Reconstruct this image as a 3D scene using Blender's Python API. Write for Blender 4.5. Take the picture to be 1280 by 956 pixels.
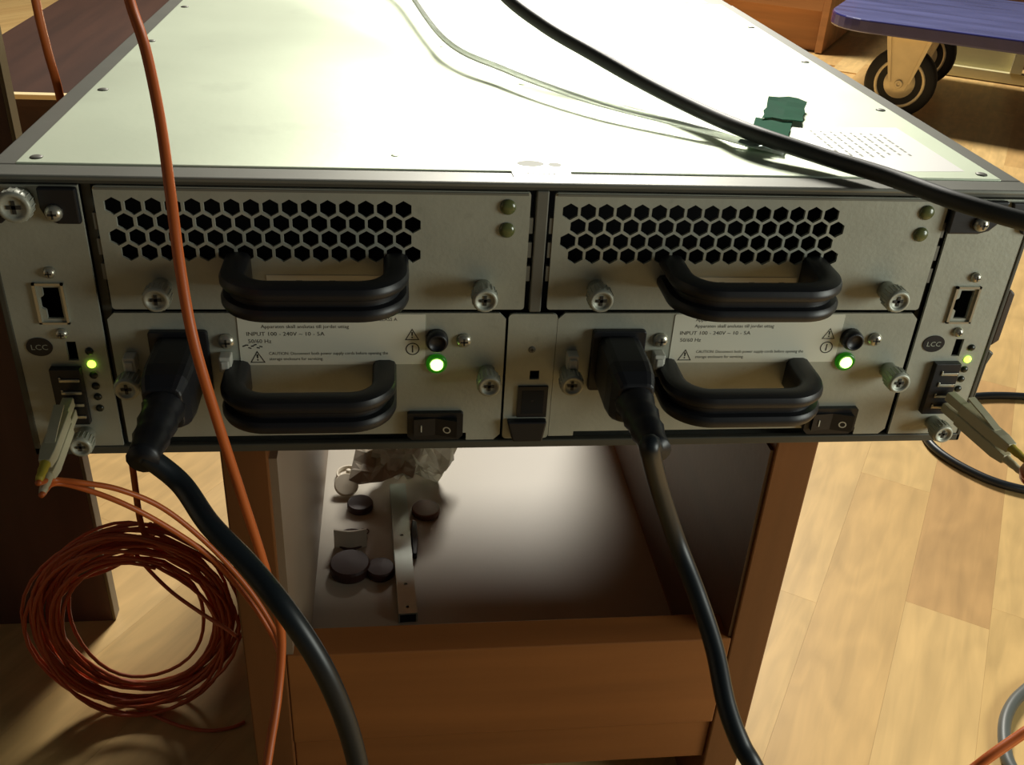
import bpy, bmesh, math, random
from mathutils import Vector, Matrix, noise as mnoise

for o in list(bpy.data.objects):
    bpy.data.objects.remove(o, do_unlink=True)
SC = bpy.context.scene
COL = SC.collection
rnd = random.Random(7)

# ------------------------------------------------------------------ camera
Z0 = 0.32                       # height of the enclosure's underside above the floor
cd = bpy.data.cameras.new('camera')
cd.sensor_fit = 'HORIZONTAL'; cd.sensor_width = 36.0
cd.lens = 36.0 * 1218.4 / 1280.0
cd.clip_start = 0.02
cam = bpy.data.objects.new('camera', cd); COL.objects.link(cam)
R_ = Vector((0.99296718, -0.10556007, 0.05360272)); U_ = Vector((0.00798216, 0.51142710, 0.85928959)); F_ = Vector((0.11812055, 0.85281850, -0.50867293))
cam.matrix_world = Matrix(((R_.x, U_.x, -F_.x, -0.060226), (R_.y, U_.y, -F_.y, -0.382888), (R_.z, U_.z, -F_.z, 0.584362), (0, 0, 0, 1)))
SC.camera = cam

# ------------------------------------------------------------------ light
W = bpy.data.worlds.new('world'); SC.world = W; W.use_nodes = True
bg = W.node_tree.nodes['Background']
bg.inputs['Color'].default_value = (0.84, 0.93, 0.94, 1); bg.inputs['Strength'].default_value = 0.03
ld = bpy.data.lights.new('room_lamp', 'AREA'); ld.shape = 'DISK'; ld.size = 0.85
ld.energy = 128; ld.color = (1.0, 0.95, 0.85)
lo = bpy.data.objects.new('room_lamp', ld); COL.objects.link(lo)
lo.location = (0.55, 2.66, 2.2)
lo.rotation_euler = (Vector((0.1, 0.3, 0.3)) - Vector(lo.location)).to_track_quat('-Z', 'Y').to_euler()
sd = bpy.data.lights.new('side_lamp', 'AREA'); sd.shape = 'DISK'; sd.size = 0.35
sd.energy = 3.2; sd.color = (0.95, 1.0, 0.90)
so = bpy.data.objects.new('side_lamp', sd); COL.objects.link(so)
so.location = (0.72, -0.34, 0.46)
so.rotation_euler = (Vector((0.0, 0.0, 0.40)) - Vector(so.location)).to_track_quat('-Z', 'Y').to_euler()
SC.view_settings.view_transform = 'Standard'; SC.view_settings.look = 'None'
SC.view_settings.gamma = 1; SC.view_settings.use_curve_mapping = False
SC.view_settings.exposure = 0.0

# ------------------------------------------------------------------ materials
def lin(c):
    return tuple(((v/255)/12.92 if v/255 <= 0.04045 else ((v/255+0.055)/1.055)**2.4) for v in c)
def nd(nt, t, **k):
    n = nt.nodes.new(t)
    for a, v in k.items(): setattr(n, a, v)
    return n
def mat(name, rgb, rough=0.5, metal=0.0, var=0.0, scale=20, stretch=(1, 1, 1), bump=0.0, bscale=300,
        emit=None, estr=0, trans=0.0, coat=0.0, ior=None, rvar=0.0, spots=0.0):
    m = bpy.data.materials.new(name); m.use_nodes = True
    nt = m.node_tree; b = nt.nodes['Principled BSDF']
    c = lin(rgb) + (1,)
    b.inputs['Base Color'].default_value = c
    b.inputs['Roughness'].default_value = rough; b.inputs['Metallic'].default_value = metal
    b.inputs['Transmission Weight'].default_value = trans; b.inputs['Coat Weight'].default_value = coat
    if ior: b.inputs['IOR'].default_value = ior
    if emit:
        b.inputs['Emission Color'].default_value = lin(emit) + (1,); b.inputs['Emission Strength'].default_value = estr
    tc = nd(nt, 'ShaderNodeTexCoord')
    if var or rvar:
        mp = nd(nt, 'ShaderNodeMapping'); mp.inputs['Scale'].default_value = stretch
        nz = nd(nt, 'ShaderNodeTexNoise'); nz.inputs['Scale'].default_value = scale; nz.inputs['Detail'].default_value = 6
        nt.links.new(tc.outputs['Object'], mp.inputs[0]); nt.links.new(mp.outputs[0], nz.inputs['Vector'])
        if var:
            mr = nd(nt, 'ShaderNodeMapRange'); mr.inputs[1].default_value = 0.3; mr.inputs[2].default_value = 0.7
            mr.inputs[3].default_value = 1-var; mr.inputs[4].default_value = 1+var
            nt.links.new(nz.outputs[0], mr.inputs[0])
            mx = nd(nt, 'ShaderNodeVectorMath', operation='SCALE'); mx.inputs[0].default_value = c[:3]
            nt.links.new(mr.outputs[0], mx.inputs['Scale']); out = mx.outputs[0]
            if spots:
                vz = nd(nt, 'ShaderNodeTexNoise'); vz.inputs['Scale'].default_value = scale*2.7; vz.inputs['Detail'].default_value = 3
                nt.links.new(tc.outputs['Object'], vz.inputs['Vector'])
                sr = nd(nt, 'ShaderNodeMapRange'); sr.inputs[1].default_value = 0.62; sr.inputs[2].default_value = 0.74
                sr.inputs[3].default_value = 1; sr.inputs[4].default_value = 1-spots
                nt.links.new(vz.outputs[0], sr.inputs[0])
                m2 = nd(nt, 'ShaderNodeVectorMath', operation='SCALE')
                nt.links.new(out, m2.inputs[0]); nt.links.new(sr.outputs[0], m2.inputs['Scale']); out = m2.outputs[0]
            nt.links.new(out, b.inputs['Base Color'])
        if rvar:
            rr = nd(nt, 'ShaderNodeMapRange'); rr.inputs[1].default_value = 0.3; rr.inputs[2].default_value = 0.7
            rr.inputs[3].default_value = max(0.02, rough-rvar); rr.inputs[4].default_value = rough+rvar
            nt.links.new(nz.outputs[0], rr.inputs[0]); nt.links.new(rr.outputs[0], b.inputs['Roughness'])
    if bump:
        n2 = nd(nt, 'ShaderNodeTexNoise'); n2.inputs['Scale'].default_value = bscale
        nt.links.new(tc.outputs['Object'], n2.inputs['Vector'])
        bp = nd(nt, 'ShaderNodeBump'); bp.inputs['Strength'].default_value = bump; bp.inputs['Distance'].default_value = 0.001
        nt.links.new(n2.outputs[0], bp.inputs['Height']); nt.links.new(bp.outputs[0], b.inputs['Normal'])
    return m
def wood(name, rgb, rough=0.45, along='Z', var=0.22, scale=9, dark=0.75):
    st = {'X': (0.12, 1.6, 1.6), 'Y': (1.6, 0.12, 1.6), 'Z': (1.6, 1.6, 0.12)}[along]
    return mat(name, rgb, rough, 0, var, scale*2.2, st, bump=0.08, bscale=220)

def plank_mat():
    m = bpy.data.materials.new('laminate_strip'); m.use_nodes = True
    nt = m.node_tree; b = nt.nodes['Principled BSDF']; L = nt.links.new
    b.inputs['Roughness'].default_value = 0.42
    tc = nd(nt, 'ShaderNodeTexCoord'); oi = nd(nt, 'ShaderNodeObjectInfo')
    off = nd(nt, 'ShaderNodeMath', operation='MULTIPLY'); off.inputs[1].default_value = 37.0
    L(oi.outputs['Random'], off.inputs[0])
    mp = nd(nt, 'ShaderNodeMapping'); mp.inputs['Scale'].default_value = (3.0, 46.0, 1.0); L(tc.outputs['Object'], mp.inputs[0])
    n1 = nd(nt, 'ShaderNodeTexNoise', noise_dimensions='4D'); n1.inputs['Scale'].default_value = 1.6; n1.inputs['Detail'].default_value = 7
    n1.inputs['Distortion'].default_value = 0.6
    L(mp.outputs[0], n1.inputs['Vector']); L(off.outputs[0], n1.inputs['W'])
    mp2 = nd(nt, 'ShaderNodeMapping'); mp2.inputs['Scale'].default_value = (2.2, 9.0, 1.0); L(tc.outputs['Object'], mp2.inputs[0])
    n2 = nd(nt, 'ShaderNodeTexNoise', noise_dimensions='4D'); n2.inputs['Scale'].default_value = 1.5; n2.inputs['Detail'].default_value = 2
    L(mp2.outputs[0], n2.inputs['Vector']); L(off.outputs[0], n2.inputs['W'])
    wv = nd(nt, 'ShaderNodeMath', operation='MULTIPLY'); wv.inputs[1].default_value = 46.0; L(n2.outputs[0], wv.inputs[0])
    sn = nd(nt, 'ShaderNodeMath', operation='SINE'); L(wv.outputs[0], sn.inputs[0])
    s2 = nd(nt, 'ShaderNodeMapRange'); s2.inputs[1].default_value = -1; s2.inputs[2].default_value = 1
    s2.inputs[3].default_value = 0.945; s2.inputs[4].default_value = 1.03; L(sn.outputs[0], s2.inputs[0])
    s1 = nd(nt, 'ShaderNodeMapRange'); s1.inputs[1].default_value = 0.3; s1.inputs[2].default_value = 0.7
    s1.inputs[3].default_value = 0.84; s1.inputs[4].default_value = 1.10; L(n1.outputs[0], s1.inputs[0])
    mu = nd(nt, 'ShaderNodeMath', operation='MULTIPLY'); L(s1.outputs[0], mu.inputs[0]); L(s2.outputs[0], mu.inputs[1])
    vm = nd(nt, 'ShaderNodeVectorMath', operation='SCALE'); L(oi.outputs['Color'], vm.inputs[0]); L(mu.outputs[0], vm.inputs['Scale'])
    L(vm.outputs[0], b.inputs['Base Color'])
    return m

M = {}
M['plank'] = plank_mat()
M['floor_base'] = mat('floor_base', (212, 174, 112), 0.42, 0, 0.08, 6)
def strip_floor(m):
    nt = m.node_tree; L = nt.links.new; b = nt.nodes['Principled BSDF']
    tc = nd(nt, 'ShaderNodeTexCoord'); mp = nd(nt, 'ShaderNodeMapping', vector_type='TEXTURE')
    mp.inputs['Location'].default_value = (0.3846, 0.2153, 0); mp.inputs['Rotation'].default_value = (0, 0, math.radians(57.0))
    br = nd(nt, 'ShaderNodeTexBrick', offset=0.37); br.inputs['Scale'].default_value = 1.0
    br.inputs['Brick Width'].default_value = 0.46; br.inputs['Row Height'].default_value = 0.0692; br.inputs['Mortar Size'].default_value = 0.0004
    br.inputs['Color1'].default_value = lin((221, 184, 121))+(1,); br.inputs['Color2'].default_value = lin((208, 168, 108))+(1,); br.inputs['Mortar'].default_value = lin((150, 112, 64))+(1,)
    m2 = nd(nt, 'ShaderNodeMapping'); m2.inputs['Scale'].default_value = (3.0, 46.0, 1.0)
    nz = nd(nt, 'ShaderNodeTexNoise'); nz.inputs['Scale'].default_value = 1.6; nz.inputs['Detail'].default_value = 7
    mr = nd(nt, 'ShaderNodeMapRange'); mr.inputs[1].default_value = 0.3; mr.inputs[2].default_value = 0.7; mr.inputs[3].default_value = 0.86; mr.inputs[4].default_value = 1.08
    sc = nd(nt, 'ShaderNodeVectorMath', operation='SCALE')
    L(tc.outputs['Object'], mp.inputs[0]); L(mp.outputs[0], br.inputs['Vector']); L(mp.outputs[0], m2.inputs[0]); L(m2.outputs[0], nz.inputs['Vector'])
    L(nz.outputs[0], mr.inputs[0]); L(br.outputs['Color'], sc.inputs[0]); L(mr.outputs[0], sc.inputs['Scale']); L(sc.outputs[0], b.inputs['Base Color'])
strip_floor(M['floor_base'])
M['lid'] = mat('painted_lid', (230, 242, 216), 0.46, 0.42, 0.035, 9, bump=0.04, bscale=260, rvar=0.02, spots=0.07)
M['rim'] = mat('zinc_rim', (124, 125, 116), 0.45, 0.35, 0.06, 40)
M['steel'] = mat('brushed_steel', (176, 178, 164), 0.46, 0.25, 0.07, 55, bump=0.10, bscale=500, spots=0.10)
M['steel_dark'] = mat('dull_steel', (120, 119, 110), 0.5, 0.3, 0.06, 60)
M['flange'] = mat('dark_flange', (84, 83, 74), 0.5, 0.3, 0.08, 60)
M['cavity'] = mat('cavity_black', (10, 10, 11), 0.8)
M['black'] = mat('black_plastic', (26, 27, 31), 0.42, bump=0.03)
M['rubber'] = mat('black_rubber', (30, 34, 36), 0.42, bump=0.03)
M['cord'] = mat('cord_black', (24, 31, 36), 0.40)
M['lid_cord'] = mat('grey_black_cord', (52, 55, 52), 0.5)
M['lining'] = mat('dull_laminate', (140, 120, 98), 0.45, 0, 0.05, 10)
M['chrome'] = mat('nickel', (196, 192, 176), 0.3, 0.75)
M['white_clip'] = mat('white_clip', (205, 203, 190), 0.45)
M['label'] = mat('label_grey', (226, 224, 206), 0.5)
M['paper'] = mat('label_white', (252, 252, 248), 0.46, 0.42)
M['ink'] = mat('ink', (52, 50, 44), 0.6)
M['ink_soft'] = mat('ink_soft', (168, 172, 158), 0.6)
M['led_off'] = mat('led_off', (92, 98, 56), 0.25, coat=0.5)
M['led_ring'] = mat('led_ring', (24, 62, 16), 0.3, emit=(40, 150, 10), estr=0.25)
M['led_on'] = mat('led_on', (150, 255, 90), 0.3, emit=(190, 255, 120), estr=5.0)
M['led_small'] = mat('led_small_on', (170, 255, 90), 0.3, emit=(190, 255, 70), estr=4.0)
M['led_dark'] = mat('led_dark', (34, 38, 28), 0.3)
M['orange'] = mat('orange_fibre', (196, 98, 42), 0.42)
M['orange_dark'] = mat('orange_fibre_coil', (208, 98, 56), 0.42)
M['beige_con'] = mat('beige_connector', (196, 190, 160), 0.45)
M['yellow'] = mat('yellow_boot', (190, 172, 60), 0.5)
M['clear'] = mat('clear_tube', (248, 252, 248), 0.2, trans=0.45, ior=1.15)
M['green'] = mat('green_tape', (0, 96, 64), 0.75, 0, 0.10, 60); M['green'].node_tree.nodes['Principled BSDF'].inputs['Specular IOR Level'].default_value = 0.08
M['tape_clear'] = mat('shiny_tape', (190, 214, 202), 0.12, 0.4)
M['beech'] = wood('beech_front', (148, 92, 46), 0.45, 'X')
M['beech_v'] = wood('beech_upright', (118, 72, 36), 0.42, 'Z')
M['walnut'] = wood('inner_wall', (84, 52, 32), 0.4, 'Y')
M['laminate_white'] = mat('white_laminate', (180, 172, 156), 0.42, 0, 0.03, 12, bump=0.02); M['laminate_white'].node_tree.nodes['Principled BSDF'].inputs['Specular IOR Level'].default_value = 0.20
M['desk'] = wood('desk_brown', (102, 72, 60), 0.45, 'Z')
M['desk_edge'] = mat('desk_edge', (126, 112, 82), 0.5, 0, 0.08, 30)
M['platform'] = wood('platform_brown', (66, 40, 28), 0.6, 'Y')
M['cream'] = mat('cream_edge', (250, 228, 176), 0.5)
M['cupboard'] = wood('cupboard', (180, 128, 82), 0.45, 'X')
M['blue'] = mat('blue_stained_wood', (92, 96, 142), 0.30, 0, 0.22, 16, (0.25, 1.6, 1), coat=0.4, rvar=0.06)
M['blue_edge'] = mat('blue_edge', (48, 48, 112), 0.25, 0, 0.1, 30, coat=0.5)
M['zinc'] = mat('zinc_bracket', (240, 224, 186), 0.36, 0.3, 0.08, 30)
M['tyre'] = mat('tyre', (26, 25, 24), 0.6)
M['pale_wood'] = wood('pale_wood', (206, 196, 150), 0.5, 'X', 0.1)
M['bag'] = mat('thin_plastic', (226, 226, 212), 0.25, 0, 0.05, 20, trans=0.35, ior=1.1, bump=0.25, bscale=60)
M['kraft'] = mat('kraft_paper', (168, 156, 136), 0.7, 0, 0.08, 30)
M['galv'] = mat('galvanised', (172, 180, 172), 0.35, 0.7, 0.06, 60)
M['cap_brown'] = mat('brown_cap', (112, 68, 42), 0.5)
M['cap_dark'] = mat('dark_cap', (62, 36, 30), 0.5)  # brown of the painted shadow discs and of the roll's wire
M['cap_white'] = mat('white_cap', (206, 196, 176), 0.5)
M['latch'] = mat('latch_brown', (70, 56, 44), 0.5)
M['grey_cable'] = mat('grey_cable', (92, 96, 92), 0.45)

# ------------------------------------------------------------------ mesh helpers
class MB:
    """collects shapes; build() links them as one mesh object"""
    def __init__(s): s.v = []; s.f = []; s.mi = []; s.sm = []
    def add(s, vs, fs, mi=0, smooth=False):
        b = len(s.v); s.v += [tuple(p) for p in vs]
        for f in fs:
            s.f.append(tuple(b+i for i in f)); s.mi.append(mi); s.sm.append(smooth)
        return s
    def box(s, x0, x1, y0, y1, z0, z1, mi=0):
        vs = [(x0, y0, z0), (x1, y0, z0), (x1, y1, z0), (x0, y1, z0), (x0, y0, z1), (x1, y0, z1), (x1, y1, z1), (x0, y1, z1)]
        return s.add(vs, [(0, 3, 2, 1), (4, 5, 6, 7), (0, 1, 5, 4), (1, 2, 6, 5), (2, 3, 7, 6), (3, 0, 4, 7)], mi)
    def prism_xz(s, poly, y0, y1, mi=0):
        """polygon in x,z (counter-clockwise seen from the front) between y0 (front) and y1"""
        n = len(poly)
        vs = [(x, y0, z) for x, z in poly] + [(x, y1, z) for x, z in poly]
        fs = [tuple(range(n)), tuple(range(2*n-1, n-1, -1))] + [(i, i+n, (i+1) % n+n, (i+1) % n) for i in range(n)]
        return s.add(vs, fs, mi)
    def prism_xy(s, poly, z0, z1, mi=0):
        n = len(poly)
        vs = [(x, y, z0) for x, y in poly] + [(x, y, z1) for x, y in poly]
        fs = [tuple(range(n-1, -1, -1)), tuple(range(n, 2*n))] + [(i, (i+1) % n, (i+1) % n+n, i+n) for i in range(n)]
        return s.add(vs, fs, mi)
    def lathe(s, prof, c, ax=(0, -1, 0), seg=20, mi=0, smooth=True):
        """prof: (radius, distance along ax)"""
        ax = Vector(ax).normalized(); u = ax.orthogonal().normalized(); w = ax.cross(u); c = Vector(c)
        vs = []; fs = []
        for r, t in prof:
            for k in range(seg):
                a = 2*math.pi*k/seg
                vs.append(c+ax*t+u*(r*math.cos(a))+w*(r*math.sin(a)))
        for i in range(len(prof)-1):
            for k in range(seg):
                a, b = i*seg+k, i*seg+(k+1) % seg
                fs.append((a, b, b+seg, a+seg))
        fs.append(tuple(range(seg-1, -1, -1))); n = (len(prof)-1)*seg; fs.append(tuple(n+k for k in range(seg)))
        return s.add(vs, fs, mi, smooth)
    def tube(s, pts, r, seg=10, mi=0, flat=None, twin=0):
        pts = [Vector(p) for p in pts]; n = len(pts); T = []
        for i in range(n):
            T.append((pts[min(i+1, n-1)]-pts[max(i-1, 0)]).normalized())
        up = Vector((0.13, 0.2, 1)).normalized(); u = (up-T[0]*up.dot(T[0])).normalized()
        vs = []; fs = []
        for i in range(n):
            u = (u-T[i]*u.dot(T[i])).normalized(); w = T[i].cross(u)
            rr = r[i] if isinstance(r, (list, tuple)) else r
            for k in range(seg):
                a = 2*math.pi*k/seg
                vs.append(pts[i]+u*(rr*math.cos(a))+w*(rr*math.sin(a)))
        for i in range(n-1):
            for k in range(seg):
                a, b = i*seg+k, i*seg+(k+1) % seg
                fs.append((a, b, b+seg, a+seg))
        fs.append(tuple(range(seg-1, -1, -1))); q = (n-1)*seg; fs.append(tuple(q+k for k in range(seg)))
        return s.add(vs, fs, mi, True)
    def loft(s, secs, mi=0, smooth=False):
        n = len(secs[0]); vs = [p for q in secs for p in q]; fs = []
        for i in range(len(secs)-1):
            for k in range(n):
                a, b = i*n+k, i*n+(k+1) % n
                fs.append((a, b, b+n, a+n))
        fs.append(tuple(range(n-1, -1, -1))); q = (len(secs)-1)*n; fs.append(tuple(q+k for k in range(n)))
        return s.add(vs, fs, mi, smooth)
    def text(s, body, size, x, z, y, mi=1, align='LEFT', sx=1.0):
        vs, fs = text_mesh(body, size, align)
        s.add([(x+p[0]*sx, y, z+p[1]) for p in vs], fs, mi)
        return s
    def flat(s, poly, y, mi=1):
        return s.add([(a, y, b) for a, b in poly], [tuple(range(len(poly)))], mi)
    def ring_xz(s, poly, k, y, mi=1):
        """outline of a polygon drawn as a flat band; k scales the inner edge"""
        cx = sum(p[0] for p in poly)/len(poly); cz = sum(p[1] for p in poly)/len(poly); n = len(poly)
        vs = [(a, y, b) for a, b in poly]+[(cx+(a-cx)*k, y, cz+(b-cz)*k) for a, b in poly]
        return s.add(vs, [(i, (i+1) % n, (i+1) % n+n, i+n) for i in range(n)], mi)
    def build(s, name, mats, parent=None, loc=(0, 0, 0), bevel=0, seg=2, rot=None, fix=True, label=None, sharp=None):
        me = bpy.data.meshes.new(name); me.from_pydata(s.v, [], s.f)
        mats = mats if isinstance(mats, (list, tuple)) else [mats]
        for m in mats: me.materials.append(M[m] if isinstance(m, str) else m)
        me.polygons.foreach_set('material_index', s.mi); me.polygons.foreach_set('use_smooth', s.sm)
        if fix:
            bm = bmesh.new(); bm.from_mesh(me); bmesh.ops.recalc_face_normals(bm, faces=bm.faces); bm.to_mesh(me); bm.free()
        me.update()
        if sharp: me.set_sharp_from_angle(angle=math.radians(sharp))
        o = bpy.data.objects.new(name, me); COL.objects.link(o); o.location = loc
        if rot: o.rotation_euler = rot
        if parent: o.parent = parent
        if bevel:
            b = o.modifiers.new('bevel', 'BEVEL'); b.width = bevel; b.segments = seg; b.limit_method = 'ANGLE'; b.angle_limit = math.radians(40)
        if label: o['label'] = label
        return o

_tc = {}
def text_mesh(body, size, align='LEFT'):
    key = (body, size, align)
    if key in _tc: return _tc[key]
    cu = bpy.data.curves.new('t', 'FONT'); cu.body = body; cu.size = size; cu.align_x = align; cu.resolution_u = 2
    ob = bpy.data.objects.new('t', cu); COL.objects.link(ob)
    me = bpy.data.meshes.new_from_object(ob.evaluated_get(bpy.context.evaluated_depsgraph_get()))
    r = ([tuple(v.co) for v in me.vertices], [tuple(p.vertices) for p in me.polygons])
    bpy.data.objects.remove(ob); bpy.data.curves.remove(cu); bpy.data.meshes.remove(me)
    _tc[key] = r; return r

def plate(outer, holes, y0, y1):
    """flat plate with holes, outline in x,z, front at y0, back at y1 (2-D filled curve made into a mesh)"""
    cu = bpy.data.curves.new('p', 'CURVE'); cu.dimensions = '2D'; cu.fill_mode = 'BOTH'; cu.extrude = (y1-y0)/2
    for poly in [outer]+holes:
        sp = cu.splines.new('POLY'); sp.points.add(len(poly)-1); sp.use_cyclic_u = True
        for i, (a, b) in enumerate(poly): sp.points[i].co = (a, b, 0, 1)
    ob = bpy.data.objects.new('p', cu); COL.objects.link(ob)
    me = bpy.data.meshes.new_from_object(ob.evaluated_get(bpy.context.evaluated_depsgraph_get()))
    mb = MB(); ym = (y0+y1)/2
    mb.add([(v.co.x, ym-v.co.z, v.co.y) for v in me.vertices], [tuple(p.vertices) for p in me.polygons])
    bpy.data.objects.remove(ob); bpy.data.curves.remove(cu); bpy.data.meshes.remove(me)
    return mb
def rrect(x0, x1, z0, z1, r=0.002, n=4):
    pts = []
    for cx, cz, a0 in ((x1-r, z1-r, 0), (x0+r, z1-r, 90), (x0+r, z0+r, 180), (x1-r, z0+r, 270)):
        for i in range(n+1):
            a = math.radians(a0+90*i/n); pts.append((cx+r*math.cos(a), cz+r*math.sin(a)))
    return pts
def circ(cx, cz, r, n=20, rz=None):
    return [(cx+r*math.cos(2*math.pi*i/n), cz+(rz or r)*math.sin(2*math.pi*i/n)) for i in range(n)]
def spline(pts, sub=10):
    """Catmull-Rom through the points"""
    P = [Vector(p) for p in pts]; P = [P[0]*2-P[1]]+P+[P[-1]*2-P[-2]]; out = []
    for i in range(1, len(P)-2):
        a, b, c, d = P[i-1:i+3]
        for k in range(sub):
            t = k/sub
            out.append(0.5*((2*b)+(c-a)*t+(2*a-5*b+4*c-d)*t*t+(3*b-a-3*c+d)*t**3))
    out.append(P[-2]); return out
def tag(o, label=None, cat=None, group=None, kind=None):
    if label: o['label'] = label
    if cat: o['category'] = cat
    if group: o['group'] = group
    if kind: o['kind'] = kind
    return o
def empty(name, loc, label, cat, rz=0, group=None):
    o = bpy.data.objects.new(name, None); COL.objects.link(o); o.location = loc; o.rotation_euler = (0, 0, rz)
    o.empty_display_size = 0.05
    return tag(o, label, cat, group)

# ------------------------------------------------------------------ floor: laminate strips at their own angle
fb = MB().box(-3.5, 4.0, -2.2, 5.5, -0.03, -0.003).build('floor', 'floor_base')
fb['kind'] = 'structure'; fb['label'] = 'light beech laminate floor of narrow strips'
ANG = math.radians(57.0)
ua = Vector((math.cos(ANG), math.sin(ANG), 0)); ub = Vector((math.sin(ANG), -math.cos(ANG), 0))   # along strips / across
SWD = 0.0692
SEAM = Vector((0.3846, 0.2153, 0))
pm = MB().box(-0.5, 0.5, -SWD/2+0.00006, SWD/2-0.00006, -0.003, 0.0).build('plank', 'plank')
pmesh = pm.data; bpy.data.objects.remove(pm)
TONES = [(220, 183, 120), (217, 180, 116), (211, 173, 111), (222, 186, 124), (206, 166, 106), (218, 180, 118)]
def pix(p):
    d = p-cam.location; z = d.dot(F_)
    return (640+1218.4*d.dot(R_)/z, 478-1218.4*d.dot(U_)/z, z)
fixed = {0: [(-0.62, 0.0, (222, 185, 122)), (0.0, 0.47, (203, 161, 104)), (0.47, 0.92, (219, 182, 118))],
         -1: [(-0.30, 0.183, (215, 176, 113)), (0.183, 0.60, (221, 184, 120))],
         1: [(-0.42, 0.03, (217, 180, 117)), (0.03, 0.46, (219, 182, 119))]}
npl = 0
def add_plank(row, a0, a1, tone):
    global npl
    o = bpy.data.objects.new('plank', pmesh); COL.objects.link(o)
    o.location = SEAM+ub*((row+0.5)*SWD)+ua*((a0+a1)/2); o.rotation_euler = (0, 0, ANG)
    o.scale = (a1-a0-0.00015, 1, 1); o.color = lin(tone)+(1,)
    o.parent = fb; npl += 1
prnd = random.Random(21)
def seen(row, a0, a1):
    for t in (0.02, 0.25, 0.5, 0.75, 0.98):
        p = SEAM+ub*((row+0.5)*SWD)+ua*(a0+(a1-a0)*t)
        x, y, z = pix(p)
        if z < 0.3 or not (-260 < x < 1560 and -60 < y < 1180): continue
        if 40 < y < 570 and abs(x-640) < 540 - (540-330)*max(0, (215-y)/215 if y < 215 else 0): continue   # behind the enclosure
        if 420 < x < 860 and 540 < y < 940: continue                                                            # behind the cabinet
        if y < 40 and 260 < x < 880: continue
        if y < 120 and x < 260 and p.y < 1.75: pass
        if p.y > 4.0: continue
        return True
    return False
for row in range(-24, 30):
    if row in fixed:
        lst = list(fixed[row]); a = lst[-1][1]
        for q in lst: add_plank(row, *q)
    else: a = -1.6+prnd.random()*0.4
    while a < 4.6:
        ln = prnd.choice((0.36, 0.42, 0.50, 0.56)); tone = prnd.choice(TONES)
        if npl < 296 and seen(row, a, a+ln): add_plank(row, a, a+ln, tone)
        a += ln

M['wall'] = mat('wall_paint', (206, 200, 184), 0.8, 0, 0.02, 4)
for nm, bx in (('wall_back', (-3.5, 4.0, 5.5, 5.6)), ('wall_left', (-3.6, -3.5, -2.2, 5.5)), ('wall_right', (4.0, 4.1, -2.2, 5.5))):
    wl = MB().box(*bx, -0.03, 2.5).build(nm, 'wall'); wl['kind'] = 'structure'; wl['label'] = 'plain off-white room wall beyond the furniture'

# ------------------------------------------------------------------ disk enclosure
enc = empty('disk_enclosure', (0, 0, Z0), 'grey steel rack disk enclosure with two fan grilles lying on the wooden cabinet', 'enclosure')
sh = MB()
sh.box(-0.2185, 0.2185, 0.003, 0.447, 0.0, 0.002)
sh.box(-0.2195, -0.2180, 0.003, 0.447, 0.0, 0.1305); sh.box(0.2180, 0.2195, 0.003, 0.447, 0.0, 0.1305)
sh.box(-0.2195, 0.2195, 0.4455, 0.447, 0.0, 0.1305)
sh.box(-0.2180, 0.2180, 0.028, 0.030, 0.002, 0.1300, 1)  # black sheet standing in for the shade inside, behind the vent holes
shell = sh.build('chassis_shell', ['rim', 'cavity'], enc)
rm = MB()
rm.box(-0.2195, 0.2195, -0.0008, 0.0122, 0.1295, 0.1316)
rm.box(-0.2195, -0.2085, 0.0122, 0.447, 0.1300, 0.1316); rm.box(0.2085, 0.2195, 0.0122, 0.447, 0.1300, 0.1316)
rm.build('top_rim', 'rim', enc, bevel=0.0012)
rw = MB().box(-0.2195, 0.2195, 0.4475, 0.492, 0.004, 0.1312).build('rear_section', 'rim', enc, bevel=0.001)
MB().box(-0.205, 0.199, 0.449, 0.491, 0.1313, 0.1322).build('rear_cover', 'lid', enc, bevel=0.0004)
lid = MB().box(-0.2098, 0.2098, 0.0125, 0.4465, 0.1302, 0.1322).build('lid', 'lid', enc, bevel=0.0006)
def screw_mb(c, r=0.0032, h=0.0018, ax=(0, -1, 0)):
    mb = MB(); mb.lathe([(r, 0), (r, h*0.35), (r*0.82, h*0.75), (r*0.45, h), (0.0002, h*1.02)], c, ax, 14)
    c = Vector(c)
    if abs(ax[1]) > 0.5:
        y = c.y-h*1.08
        mb.box(c.x-r*0.5, c.x+r*0.5, y, y+h*0.2, c.z-r*0.12, c.z+r*0.12, 1); mb.box(c.x-r*0.12, c.x+r*0.12, y, y+h*0.2, c.z-r*0.5, c.z+r*0.5, 1)  # dark cross standing in for the shaded drive recess
    return mb
for x in (-0.2035, 0.2035):
    for y in (0.019, 0.1255, 0.239, 0.35):
        screw_mb((x, y, 0.1322), 0.0026, 0.0007, (0, 0, 1)).build('screw', ['steel_dark', 'ink'], lid)
for x, y in ((-0.06, 0.03), (0.01, 0.16), (0.12, 0.30), (-0.03, 0.25)):
    screw_mb((x, y, 0.1322), 0.0016, 0.0004, (0, 0, 1)).build('rivet', ['lid', 'ink'], lid)
fl = MB()
fl.box(-0.2225, 0.2225, 0.0006, 0.004, 0.1278, 0.1312)
fl.box(-0.2225, 0.2225, -0.0005, 0.003, 0.0, 0.0042)
fl.box(-0.2225, -0.2196, -0.0005, 0.004, 0.0, 0.1300); fl.box(0.2204, 0.2225, -0.0005, 0.004, 0.0, 0.1300)
fl.build('front_frame', 'flange', enc, bevel=0.0006)
MB().box(-0.0016, 0.0036, -0.0002, 0.010, 0.0722, 0.1280).build('divider', 'steel_dark', enc, bevel=0.0005)
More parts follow.
